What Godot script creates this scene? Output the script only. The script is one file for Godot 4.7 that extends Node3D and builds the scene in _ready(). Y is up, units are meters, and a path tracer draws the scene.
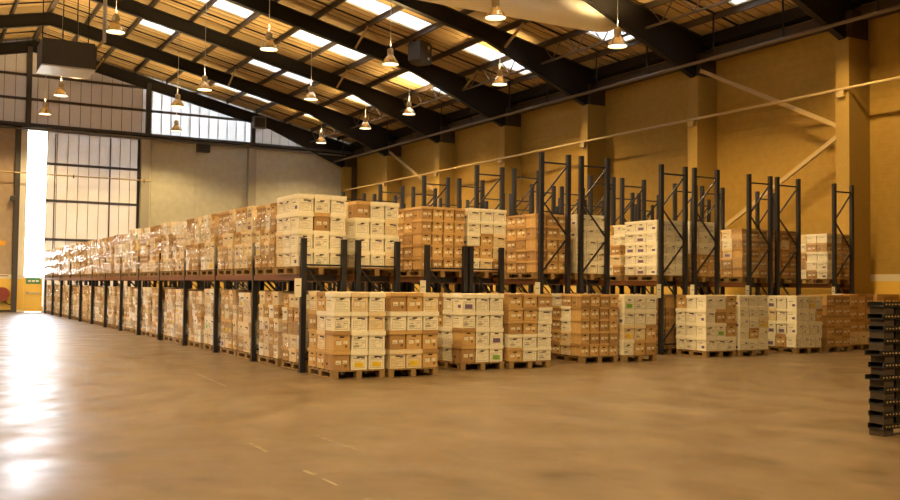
extends Node3D
# A warehouse: portal-frame hall, pallet racks, stacks of archive boxes on pallets.
# Helper V(x, y, d): x to the right across the rack rows, y up, d metres down the hall away from the camera.

const RX := 5.77        # x of the ridge
const RY := 14.48       # top of the rafters at the ridge
const SL := 0.22        # fall of the roof
const COLX := 23.67     # face of the wall columns
const WX := 24.6        # inner face of the side wall
const LX := -13.06      # inner face of the opposite side wall
const ED := 54.9        # inner face of the end wall
const BD := -12.3       # inner face of the wall behind
const Z0 := 18.2        # first frame in view
const BAY := 6.075      # frame spacing
const RB := 2.77        # rack bay

var M := {}
var cache := {}
var taken := {}
var rng := RandomNumberGenerator.new()
var noise := FastNoiseLite.new()

func _ready() -> void:
	rng.seed = 7
	noise.seed = 3
	noise.frequency = 1.0
	# ---- camera
	var cam := Camera3D.new()
	cam.name = "camera"
	cam.fov = rad_to_deg(2.0 * atan(250.0 / 949.9))
	cam.near = 0.1
	cam.far = 300.0
	cam.basis = Basis(Vector3.UP, deg_to_rad(-29.951)) * Basis(Vector3.RIGHT, deg_to_rad(2.208)) * Basis(Vector3.BACK, deg_to_rad(0.652))
	cam.position = Vector3(0, 1.6, 0)
	add_child(cam)
	cam.current = true
	# ---- sky and exposure
	var we := WorldEnvironment.new()
	we.name = "world_environment"
	var env := Environment.new()
	var sky := Sky.new()
	var sm := ProceduralSkyMaterial.new()
	sm.sky_top_color = Color(0.90, 0.95, 1.0)
	sm.sky_horizon_color = Color(0.97, 0.98, 1.0)
	sm.ground_horizon_color = Color(0.62, 0.62, 0.60)
	sm.ground_bottom_color = Color(0.42, 0.41, 0.39)
	sm.sky_energy_multiplier = SKY_ENERGY
	sm.ground_energy_multiplier = SKY_ENERGY
	sky.sky_material = sm
	env.background_mode = Environment.BG_SKY
	env.sky = sky
	env.ambient_light_source = Environment.AMBIENT_SOURCE_SKY
	env.tonemap_mode = Environment.TONE_MAPPER_LINEAR
	env.tonemap_exposure = 1.06
	env.sdfgi_enabled = true
	env.ssao_enabled = true
	env.ssil_enabled = true
	we.environment = env
	add_child(we)
	# ---- scene
	make_materials()
	make_shell()
	make_roof()
	make_frames()
	make_end_wall()
	make_wall_services()
	make_lamps()
	make_racks()
	make_loads()
	make_extras()

const SKY_ENERGY := 5.2
const LAMP_DOWN := 46.0
const LAMP_UP := 11.5

# ------------------------------------------------------------------ helpers
func V(x: float, y: float, d: float) -> Vector3:
	return Vector3(x, y, -d)

func yt(x: float) -> float:
	return RY - SL * absf(x - RX)

func lin(r: float, g: float, b: float) -> Color:
	return Color(r, g, b).linear_to_srgb()

func numbered(called: String) -> String:
	if not taken.has(called):
		taken[called] = 0
		return called
	taken[called] += 1
	return "%s_%03d" % [called, taken[called]]

func tag(o: Node3D, label: String, category: String, group := "", kind := "") -> Node3D:
	if label: o.set_meta("label", label)
	if category: o.set_meta("category", category)
	if group: o.set_meta("group", group)
	if kind: o.set_meta("kind", kind)
	return o

func thing(called: String, at: Vector3, label: String, category: String, group := "", turn := 0.0) -> Node3D:
	var o := Node3D.new()
	o.name = numbered(called)
	add_child(o)
	o.position = at
	o.rotation.y = turn
	tag(o, label, category, group)
	return o

func structure(called: String, at := Vector3.ZERO, label := "") -> Node3D:
	var o := Node3D.new()
	o.name = numbered(called)
	add_child(o)
	o.position = at
	o.set_meta("kind", "structure")
	if label: o.set_meta("label", label)
	return o

func put(mesh: Mesh, called: String, parent: Node, mat: Material = null, at := Vector3.ZERO, turn := 0.0) -> MeshInstance3D:
	var o := MeshInstance3D.new()
	o.mesh = mesh
	o.name = called if parent != self else numbered(called)
	if mat: o.material_override = mat
	parent.add_child(o, true)
	o.position = at
	o.rotation.y = turn
	return o

func begin() -> SurfaceTool:
	var st := SurfaceTool.new()
	st.begin(Mesh.PRIMITIVE_TRIANGLES)
	return st

func tri(st: SurfaceTool, a: Vector3, b: Vector3, c: Vector3, n: Vector3, ua := Vector2.ZERO, ub := Vector2.ZERO, uc := Vector2.ZERO) -> void:
	if (b - a).cross(c - a).dot(n) > 0.0:
		var t := b; b = c; c = t
		var u := ub; ub = uc; uc = u
	st.set_normal(n); st.set_uv(ua); st.add_vertex(a)
	st.set_normal(n); st.set_uv(ub); st.add_vertex(b)
	st.set_normal(n); st.set_uv(uc); st.add_vertex(c)

func quad(st: SurfaceTool, a: Vector3, b: Vector3, c: Vector3, d: Vector3, n: Vector3, r := Rect2(0, 0, 1, 1)) -> void:
	# a lower left, b lower right, c upper right, d upper left
	var p := r.position
	var e := r.end
	tri(st, a, b, c, n, Vector2(p.x, e.y), Vector2(e.x, e.y), Vector2(e.x, p.y))
	tri(st, a, c, d, n, Vector2(p.x, e.y), Vector2(e.x, p.y), Vector2(p.x, p.y))

# a box turned by b; rects: [ends (+-z), sides (+-x), top and bottom]
func abox(st: SurfaceTool, c: Vector3, s: Vector3, b := Basis.IDENTITY, rects := []) -> void:
	var h := s * 0.5
	var re: Rect2 = rects[0] if rects else Rect2(0, 0, 1, 1)
	var rs: Rect2 = rects[1] if rects else Rect2(0, 0, 1, 1)
	var rt: Rect2 = rects[2] if rects else Rect2(0, 0, 1, 1)
	var f := func(x, y, z): return c + b * Vector3(x * h.x, y * h.y, z * h.z)
	quad(st, f.call(-1, -1, 1), f.call(1, -1, 1), f.call(1, 1, 1), f.call(-1, 1, 1), b.z.normalized(), re)
	quad(st, f.call(1, -1, -1), f.call(-1, -1, -1), f.call(-1, 1, -1), f.call(1, 1, -1), -b.z.normalized(), re)
	quad(st, f.call(-1, -1, -1), f.call(-1, -1, 1), f.call(-1, 1, 1), f.call(-1, 1, -1), -b.x.normalized(), rs)
	quad(st, f.call(1, -1, 1), f.call(1, -1, -1), f.call(1, 1, -1), f.call(1, 1, 1), b.x.normalized(), rs)
	quad(st, f.call(-1, 1, 1), f.call(1, 1, 1), f.call(1, 1, -1), f.call(-1, 1, -1), b.y.normalized(), rt)
	quad(st, f.call(-1, -1, -1), f.call(1, -1, -1), f.call(1, -1, 1), f.call(-1, -1, 1), -b.y.normalized(), rt)

func aim(p: Vector3, q: Vector3) -> Basis:
	var z := (q - p).normalized()
	var up := Vector3.UP if absf(z.y) < 0.98 else Vector3.RIGHT
	var x := up.cross(z).normalized()
	return Basis(x, z.cross(x).normalized(), z)

# bar of section w (across) by h between two points
func bar(st: SurfaceTool, p: Vector3, q: Vector3, w: float, h: float) -> void:
	abox(st, (p + q) * 0.5, Vector3(w, h, p.distance_to(q)), aim(p, q))

func tube(st: SurfaceTool, p: Vector3, q: Vector3, r: float, seg := 8, r2 := -1.0) -> void:
	if r2 < 0.0: r2 = r
	var b := aim(p, q)
	for i in seg:
		var a0 := TAU * i / seg
		var a1 := TAU * (i + 1) / seg
		var d0 := b.x * cos(a0) + b.y * sin(a0)
		var d1 := b.x * cos(a1) + b.y * sin(a1)
		var n := (d0 + d1).normalized()
		quad(st, p + d0 * r, p + d1 * r, q + d1 * r2, q + d0 * r2, n)
		tri(st, p, p + d0 * r, p + d1 * r, -b.z)
		tri(st, q, q + d0 * r2, q + d1 * r2, b.z)

# lathe about the y axis: profile of (radius, y)
func lathe(st: SurfaceTool, at: Vector3, prof: Array, seg := 16, b := Basis.IDENTITY) -> void:
	for i in seg:
		var a0 := TAU * i / seg
		var a1 := TAU * (i + 1) / seg
		for k in prof.size() - 1:
			var p: Vector2 = prof[k]
			var q: Vector2 = prof[k + 1]
			var t := (q - p).normalized()
			var n2 := Vector2(t.y, -t.x)
			var e := func(v: Vector2, a: float): return at + b * Vector3(v.x * cos(a), v.y, v.x * sin(a))
			var nf := func(a: float): return (b * Vector3(n2.x * cos(a), n2.y, n2.x * sin(a))).normalized()
			var v00: Vector3 = e.call(p, a0)
			var v10: Vector3 = e.call(p, a1)
			var v11: Vector3 = e.call(q, a1)
			var v01: Vector3 = e.call(q, a0)
			var nm: Vector3 = nf.call((a0 + a1) * 0.5)
			var set_v := func(v: Vector3, n: Vector3): st.set_normal(n); st.set_uv(Vector2.ZERO); st.add_vertex(v)
			var n0: Vector3 = nf.call(a0)
			var n1: Vector3 = nf.call(a1)
			var flip := (v10 - v00).cross(v11 - v00).dot(nm) > 0.0
			if p.x > 1e-5:
				if flip:
					set_v.call(v00, n0); set_v.call(v11, n1); set_v.call(v10, n1)
				else:
					set_v.call(v00, n0); set_v.call(v10, n1); set_v.call(v11, n1)
			flip = (v11 - v00).cross(v01 - v00).dot(nm) > 0.0
			if q.x > 1e-5:
				if flip:
					set_v.call(v00, n0); set_v.call(v01, n0); set_v.call(v11, n1)
				else:
					set_v.call(v00, n0); set_v.call(v11, n1); set_v.call(v01, n0)

# a flat polygon in the x-y plane drawn out between two depths
func prism(st: SurfaceTool, poly: PackedVector2Array, d0: float, d1: float) -> void:
	var idx := Geometry2D.triangulate_polygon(poly)
	for k in range(0, idx.size(), 3):
		var a := poly[idx[k]]
		var b := poly[idx[k + 1]]
		var c := poly[idx[k + 2]]
		tri(st, V(a.x, a.y, d0), V(b.x, b.y, d0), V(c.x, c.y, d0), Vector3(0, 0, signf(d1 - d0)))
		tri(st, V(a.x, a.y, d1), V(b.x, b.y, d1), V(c.x, c.y, d1), Vector3(0, 0, -signf(d1 - d0)))
	var cw := Geometry2D.is_polygon_clockwise(poly)
	for k in poly.size():
		var a := poly[k]
		var b := poly[(k + 1) % poly.size()]
		var t := (b - a).normalized()
		var n := Vector3(-t.y, t.x, 0) if cw else Vector3(t.y, -t.x, 0)
		quad(st, V(a.x, a.y, d0), V(b.x, b.y, d0), V(b.x, b.y, d1), V(a.x, a.y, d1), n)

func box_mesh(s: Vector3) -> Mesh:
	var key := "box%.3f_%.3f_%.3f" % [s.x, s.y, s.z]
	if not cache.has(key):
		var st := begin()
		abox(st, Vector3.ZERO, s)
		cache[key] = st.commit()
	return cache[key]

# axis-aligned block given by its extents (x, y and depth ranges)
func block(called: String, parent: Node, mat: Material, x0: float, x1: float, y0: float, y1: float, d0: float, d1: float) -> MeshInstance3D:
	return put(box_mesh(Vector3(x1 - x0, y1 - y0, d1 - d0)), called, parent, mat, V((x0 + x1) / 2, (y0 + y1) / 2, (d0 + d1) / 2))

# ------------------------------------------------------------------ materials
func ramp_noise(freq: float, colors: Array, octaves := 4, size := 512, sd := 1, seamless := true) -> NoiseTexture2D:
	var n := FastNoiseLite.new()
	n.seed = sd
	n.frequency = freq
	n.fractal_octaves = octaves
	var g := Gradient.new()
	var offs := PackedFloat32Array()
	for k in colors.size(): offs.append(k / float(colors.size() - 1))
	g.offsets = offs
	g.colors = PackedColorArray(colors)
	var t := NoiseTexture2D.new()
	t.width = size
	t.height = size
	t.seamless = seamless
	t.noise = n
	t.color_ramp = g
	return t

func plain(name_: String, c: Color, rough := 0.8, metal := 0.0) -> StandardMaterial3D:
	var m := StandardMaterial3D.new()
	m.resource_name = name_
	m.albedo_color = c
	m.roughness = rough
	m.metallic = metal
	M[name_] = m
	return m

func grained(name_: String, lo: Color, hi: Color, rough: float, freq: float, scale: float, sd: int, world := true, stretch := Vector3.ONE) -> StandardMaterial3D:
	var m := plain(name_, Color.WHITE, rough)
	m.albedo_texture = ramp_noise(freq, [lo, lo.lerp(hi, 0.45), hi], 5, 512, sd)
	m.uv1_triplanar = true
	m.uv1_world_triplanar = world
	m.uv1_scale = stretch * scale
	return m

func make_materials() -> void:
	# floor: worn power-floated concrete
	var fl := plain("concrete_floor", Color.WHITE, 1.0)
	fl.albedo_texture = ramp_noise(0.012, [lin(0.096, 0.066, 0.040), lin(0.118, 0.083, 0.051), lin(0.128, 0.090, 0.056), lin(0.165, 0.118, 0.075)], 6, 1024, 11)
	fl.metallic_specular = 0.27
	fl.uv1_triplanar = true
	fl.uv1_world_triplanar = true
	fl.uv1_scale = Vector3(0.09, 0.09, 0.055)
	fl.roughness_texture = gloss_texture()
	fl.detail_enabled = true
	fl.detail_blend_mode = BaseMaterial3D.BLEND_MODE_MUL
	fl.detail_albedo = ramp_noise(0.03, [Color(0.78, 0.77, 0.76), Color(0.97, 0.97, 0.97), Color(1, 1, 1), Color(0.86, 0.85, 0.84)], 5, 512, 13)
	fl.detail_uv_layer = BaseMaterial3D.DETAIL_UV_1
	# walls
	var bw := grained("block_wall", lin(0.33, 0.205, 0.036), lin(0.385, 0.24, 0.046), 0.9, 0.02, 0.25, 21)
	bw.heightmap_enabled = true
	bw.heightmap_scale = 1.6
	bw.heightmap_texture = course_texture()
	grained("end_block", lin(0.48, 0.47, 0.38), lin(0.57, 0.56, 0.46), 0.85, 0.02, 0.2, 22)
	grained("brown_block", lin(0.38, 0.29, 0.20), lin(0.45, 0.35, 0.25), 0.85, 0.02, 0.2, 28)
	grained("column_concrete", lin(0.33, 0.215, 0.045), lin(0.38, 0.25, 0.056), 0.8, 0.03, 0.4, 23)
	grained("cladding_cream", lin(0.68, 0.63, 0.53), lin(0.76, 0.71, 0.60), 0.6, 0.015, 0.3, 24)
	grained("cladding_white", lin(0.70, 0.70, 0.67), lin(0.78, 0.78, 0.75), 0.55, 0.015, 0.3, 25)
	grained("door_cream", lin(0.72, 0.69, 0.60), lin(0.78, 0.75, 0.66), 0.6, 0.015, 0.3, 26)
	grained("roof_board", lin(0.52, 0.37, 0.17), lin(0.62, 0.455, 0.225), 0.85, 0.03, 0.5, 27, true, Vector3(0.35, 1, 1.6))
	plain("yellow_paint", lin(0.70, 0.47, 0.09), 0.55)
	plain("white_paint", lin(0.66, 0.60, 0.48), 0.6)
	plain("skirting_paint", lin(0.05, 0.04, 0.03), 0.6)
	plain("steel_black", lin(0.009, 0.007, 0.006), 0.7)
	plain("steel_purlin", lin(0.07, 0.05, 0.032), 0.6)
	plain("steel_grey", lin(0.20, 0.19, 0.18), 0.55)
	plain("rail_dark", lin(0.045, 0.042, 0.042), 0.55)
	plain("pipe_paint", lin(0.46, 0.34, 0.15), 0.5)
	plain("wall_column_paint", lin(0.36, 0.34, 0.29), 0.7)
	plain("head_dark", lin(0.055, 0.038, 0.022), 0.8)
	plain("pipe_dark", lin(0.14, 0.11, 0.08), 0.55)
	plain("galvanised", lin(0.50, 0.49, 0.46), 0.45, 0.6)
	plain("rack_navy", lin(0.010, 0.010, 0.018), 0.5)
	plain("rack_orange", lin(0.17, 0.062, 0.018), 0.5)
	plain("heater_grey", lin(0.055, 0.048, 0.04), 0.7)
	plain("heater_pale", lin(0.45, 0.44, 0.42), 0.35)
	plain("duct_fabric", lin(0.86, 0.86, 0.80), 0.8)
	plain("hose_red", lin(0.20, 0.035, 0.02), 0.5)
	plain("hose_black", lin(0.03, 0.028, 0.026), 0.6)
	plain("sign_green", lin(0.06, 0.26, 0.13), 0.5)
	plain("sign_orange", lin(0.75, 0.36, 0.03), 0.5)
	plain("sign_white", lin(0.72, 0.70, 0.64), 0.55)
	plain("print_dark", lin(0.05, 0.05, 0.06), 0.7)
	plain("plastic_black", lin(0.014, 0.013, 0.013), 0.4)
	plain("spacer_wood", lin(0.045, 0.030, 0.021), 0.8)
	plain("hole_pale", lin(0.50, 0.36, 0.18), 0.6)
	plain("hand_hole", lin(0.03, 0.02, 0.012), 0.9)
	grained("pallet_wood", lin(0.22, 0.14, 0.06), lin(0.38, 0.25, 0.115), 0.85, 0.03, 0.7, 31, true, Vector3(1, 3, 1))
	grained("line_paint", lin(0.19, 0.15, 0.10), lin(0.27, 0.215, 0.13), 0.6, 0.05, 0.8, 32)
	var gl := plain("rooflight_sheet", Color(0.9, 0.9, 0.9, 0.80), 0.2)
	var gs := plain("translucent_sheet", Color(0.84, 0.83, 0.80, 0.86), 0.2)
	gs.transparency = BaseMaterial3D.TRANSPARENCY_ALPHA
	var gw := plain("gable_sheet_plastic", lin(0.70, 0.64, 0.52), 0.22)
	gw.albedo_color.a = 0.965
	gw.transparency = BaseMaterial3D.TRANSPARENCY_ALPHA
	var ds := plain("door_sheet_plastic", lin(0.74, 0.69, 0.58), 0.22)
	ds.albedo_color.a = 0.93
	ds.transparency = BaseMaterial3D.TRANSPARENCY_ALPHA
	gl.transparency = BaseMaterial3D.TRANSPARENCY_ALPHA
	var film := plain("stretch_film", Color(1, 1, 1, 0.07), 0.12)
	film.transparency = BaseMaterial3D.TRANSPARENCY_ALPHA
	film.metallic_specular = 0.7
	film.cull_mode = BaseMaterial3D.CULL_DISABLED
	var refl := plain("lamp_reflector", lin(0.80, 0.70, 0.48), 0.22, 0.85)
	refl.cull_mode = BaseMaterial3D.CULL_DISABLED
	plain("lamp_housing", lin(0.55, 0.45, 0.24), 0.4, 0.4)
	var lens := plain("lamp_lens", lin(0.9, 0.8, 0.6), 0.4)
	lens.emission_enabled = true
	lens.emission = lin(1.0, 0.83, 0.52)
	lens.emission_energy_multiplier = 3.0
	var board := plain("printed_board", Color.WHITE, 0.78)
	board.albedo_texture = make_atlas()
	board.texture_repeat = false

# uneven polish of the floor (tiles without a seam)
func gloss_texture() -> ImageTexture:
	var n := FastNoiseLite.new()
	n.seed = 12
	n.frequency = 1.0
	n.fractal_octaves = 4
	var im := Image.create_empty(256, 256, false, Image.FORMAT_L8)
	for y in 256:
		for x in 256:
			var a := TAU * x / 256.0
			var b := TAU * y / 256.0
			var v := n.get_noise_3d(cos(a) * 1.6 + 3.0 * cos(b), sin(a) * 1.6, 3.0 * sin(b))
			var g := clampf(0.38 + 0.18 * v, 0.29, 0.50)
			im.set_pixel(x, y, Color(g, g, g))
	return ImageTexture.create_from_image(im)

# faint courses of the blockwork, as relief only
func course_texture() -> ImageTexture:
	var im := Image.create_empty(256, 256, false, Image.FORMAT_L8)
	im.fill(Color(0.8, 0.8, 0.8))
	for r in 16:
		im.fill_rect(Rect2i(0, r * 16, 256, 1), Color(0.35, 0.35, 0.35))
		for c in 8:
			im.fill_rect(Rect2i(c * 32 + (16 if r % 2 else 0), r * 16, 1, 16), Color(0.45, 0.45, 0.45))
	return ImageTexture.create_from_image(im)

# ---- print on the boxes: an 8 x 8 sheet of faces
const WHITE_END := 0
const WHITE_SIDE := 8
const CREAM_END := 12
const BROWN_END := 16
const BROWN_SIDE := 24
const CREAM_SIDE := 28
const PLAIN := 32
const LABELS := 40

func make_atlas() -> ImageTexture:
	var r := RandomNumberGenerator.new()
	r.seed = 91
	var im := Image.create_empty(512, 512, false, Image.FORMAT_RGB8)
	var white := lin(0.80, 0.77, 0.68)
	var cream := lin(0.72, 0.60, 0.41)
	var brown := lin(0.54, 0.35, 0.15)
	var dark := lin(0.38, 0.23, 0.10)
	for c in 64:
		var base := white
		if c >= 12 and c < 16 or c >= 28 and c < 32: base = cream
		elif c >= 16 and c < 28: base = brown if c % 2 == 0 else dark
		elif c == 33: base = cream
		elif c == 34: base = brown
		elif c == 35: base = dark
		elif c == 36: base = lin(0.55, 0.37, 0.18)
		elif c == 40 or c == 45: base = lin(0.80, 0.76, 0.66)
		elif c == 41: base = lin(0.78, 0.56, 0.03)
		elif c == 42: base = lin(0.22, 0.45, 0.06)
		elif c == 43: base = lin(0.17, 0.12, 0.26)
		elif c == 44: base = lin(0.55, 0.13, 0.05)
		var ox := (c % 8) * 64
		var oy := (c / 8) * 64
		for y in 64:
			for x in 64:
				var g := 1.0 + 0.05 * noise.get_noise_2d(x * 0.05 + c * 17.0, y * 0.05) + 0.03 * noise.get_noise_2d(x * 0.5 + c * 5.0, y * 0.12) + r.randf_range(-0.012, 0.012)
				im.set_pixel(ox + x, oy + y, Color(base.r * g, base.g * g, base.b * g))
		var ink := Color(0.22, 0.20, 0.24).lerp(base, 0.35)
		if c >= 16 and c < 28: ink = Color(0.24, 0.14, 0.07)
		var f := func(x: int, y: int, w: int, h: int, k: Color): im.fill_rect(Rect2i(ox + x, oy + y, w, h), k)
		if c < 8 or c >= 12 and c < 16:
			# archive box end: heading bar, ruled panel with lines of writing
			if c % 2 == 0: f.call(8, 24, 26, 3, ink)
			f.call(8, 30, 1, 26, ink); f.call(54, 30, 1, 26, ink); f.call(8, 30, 47, 1, ink); f.call(8, 56, 47, 1, ink)
			for k in 4:
				f.call(12, 35 + k * 5, r.randi_range(12, 38), 1, ink.lerp(base, 0.25))
			if c % 3 == 1: f.call(40, 20, 14, 7, Color(0.42, 0.37, 0.54))
			if c % 4 == 2: f.call(10, 46, 20, 7, ink.lerp(base, 0.4))
		elif c < 12:
			f.call(10, 26, 30, 4, ink.lerp(base, 0.3))
			for k in 3:
				f.call(10, 36 + k * 6, r.randi_range(14, 42), 1, ink.lerp(base, 0.35))
			if c == 9: f.call(34, 40, 18, 12, Color(0.36, 0.32, 0.52))
		elif c < 24:
			if c % 2 == 0:
				f.call(12, 30, r.randi_range(16, 36), 2, ink)
				f.call(12, 36, r.randi_range(10, 26), 1, ink)
			f.call(44, 44, 9, 9, ink.lerp(base, 0.5))
		elif c < 28:
			f.call(29, 0, 6, 64, base.lerp(Color(0.86, 0.74, 0.52), 0.35))
			if c % 2 == 1: f.call(8, 40, 16, 8, ink.lerp(base, 0.4))
		elif c < 32:
			for k in 2: f.call(10, 34 + k * 7, r.randi_range(12, 36), 1, ink.lerp(base, 0.4))
		elif c >= 40 and c < 46:
			for k in 5: f.call(6, 10 + k * 10, r.randi_range(20, 50), 3, ink.lerp(base, 0.45))
			if c == 45:
				for k in 12: f.call(8 + k * 4, 36, 2, 20, ink)
	return ImageTexture.create_from_image(im)

func cell(n: int) -> Rect2:
	return Rect2((n % 8) / 8.0 + 0.004, (n / 8) / 8.0 + 0.004, 0.117, 0.117)

# ------------------------------------------------------------------ shell
func make_shell() -> void:
	var fl := put(box_mesh(Vector3(WX - LX + 0.6, 0.3, ED - BD + 0.6)), "floor", self, M.concrete_floor, V((WX + LX) / 2, -0.15, (ED + BD) / 2))
	tag(fl, "wide worn concrete warehouse floor", "", "", "structure")
	# worn painted lines on the floor
	var g := structure("trim_1", Vector3.ZERO, "worn pale painted lines on the concrete floor")
	var runs := [[5.68, 38.0, 5.30, 27.7], [5.30, 27.7, 4.80, 20.2], [4.80, 20.2, 4.44, 14.5], [3.09, 9.4, 3.06, 7.9], [3.06, 7.9, 3.08, 5.0], [3.87, 9.56, 3.89, 8.3]]
	for r in runs:
		var n := 7
		for k in n:
			if rng.randf() < 0.32: continue
			var a: float = (k + rng.randf() * 0.3) / n
			var b: float = (k + 0.6 + rng.randf() * 0.4) / n
			var st := begin()
			bar(st, V(lerpf(r[0], r[2], a), 0.0008, lerpf(r[1], r[3], a)), V(lerpf(r[0], r[2], b), 0.0008, lerpf(r[1], r[3], b)), rng.randf_range(0.018, 0.04), 0.002)
			put(st.commit(), "painted_line", g, M.line_paint)
	# side wall with painted dado
	var w := structure("wall_right", Vector3.ZERO, "blockwork side wall with yellow and white dado")
	block("blockwork", w, M.block_wall, WX, WX + 0.3, 0.0, 10.15, BD - 0.3, ED + 0.3)
	block("yellow_band", w, M.yellow_paint, WX - 0.006, WX, 0.12, 1.9, BD, ED)
	block("white_band", w, M.white_paint, WX - 0.006, WX, 1.9, 2.1, BD, ED)
	var bb := block("baseboard_right", self, M.skirting_paint, WX - 0.012, WX, 0.0, 0.12, BD, ED)
	tag(bb, "dark painted skirting along the side wall", "", "", "structure")
	w = structure("wall_left", Vector3.ZERO, "blockwork side wall across the hall")
	# a loading door stands open in it
	var dd := [BD - 0.3, 30.0, 33.2, ED + 0.3]
	for k in 2:
		block("blockwork", w, M.block_wall, LX - 0.3, LX, 0.0, 10.15, dd[k * 2], dd[k * 2 + 1])
		block("yellow_band", w, M.yellow_paint, LX, LX + 0.006, 0.12, 1.9, maxf(dd[k * 2], BD), minf(dd[k * 2 + 1], ED))
	for k in [1]:
		block("blockwork", w, M.block_wall, LX - 0.3, LX, 4.0, 10.15, dd[k], dd[k + 1])
		block("door_frame", w, M.steel_grey, LX - 0.02, LX + 0.08, 0.0, 4.1, dd[k] - 0.1, dd[k])
		block("door_frame", w, M.steel_grey, LX - 0.02, LX + 0.08, 0.0, 4.1, dd[k + 1], dd[k + 1] + 0.1)
	# wall behind, up to the roof
	w = structure("wall_back", Vector3.ZERO, "gable wall at the near end of the hall")
	var st := begin()
	prism(st, PackedVector2Array([Vector2(LX, 0), Vector2(WX, 0), Vector2(WX, yt(WX) + 0.3), Vector2(RX, RY + 0.3), Vector2(LX, yt(LX) + 0.3)]), BD - 0.3, BD)
	put(st.commit(), "blockwork", w, M.end_block)

# ------------------------------------------------------------------ roof
var PURLINS := [24.75, 23.28, 21.52, 19.76, 18.0, 16.23, 14.47, 12.71, 10.95, 9.19, 7.43, 5.77]

func mx(x: float, s: int) -> float:
	return x if s > 0 else 2.0 * RX - x

# underside with grooves between the boards, one continuous sheet
func panel_mesh(xa: float, xb: float, l0: float, l1: float, s: int) -> Mesh:
	var st := begin()
	var u := 0.2
	var pa := func(y: float, l: float): return Vector3(mx(xa, s), yt(xa) + u + y, -l)
	var pb := func(y: float, l: float): return Vector3(mx(xb, s), yt(xb) + u + y, -l)
	var n := Vector3(SL * s, 1, 0).normalized()
	quad(st, pa.call(0.09, l0), pa.call(0.09, l1), pb.call(0.09, l1), pb.call(0.09, l0), n)
	var cnt := maxi(1, roundi((l1 - l0) / 0.55))
	var step := (l1 - l0) / cnt
	var g := 0.03
	for k in cnt:
		var a := l0 + k * step + (g if k else 0.0)
		var b := l0 + (k + 1) * step - (g if k < cnt - 1 else 0.0)
		quad(st, pa.call(0, a), pa.call(0, b), pb.call(0, b), pb.call(0, a), -n)
		if k < cnt - 1:
			var c := l0 + (k + 1) * step
			quad(st, pa.call(0, b), pa.call(0.08, c), pb.call(0.08, c), pb.call(0, b), Vector3(0, -0.3, 1).normalized())
			quad(st, pa.call(0.08, c), pa.call(0, c + g), pb.call(0, c + g), pb.call(0.08, c), Vector3(0, -0.3, -1).normalized())
	quad(st, pa.call(0, l0), pb.call(0, l0), pb.call(0.09, l0), pa.call(0.09, l0), Vector3(0, 0, 1))
	quad(st, pa.call(0, l1), pb.call(0, l1), pb.call(0.09, l1), pa.call(0.09, l1), Vector3(0, 0, -1))
	quad(st, pa.call(0, l0), pa.call(0, l1), pa.call(0.09, l1), pa.call(0.09, l0), Vector3(s, 0, 0))
	quad(st, pb.call(0, l0), pb.call(0, l1), pb.call(0.09, l1), pb.call(0.09, l0), Vector3(-s, 0, 0))
	return st.commit()

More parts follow.
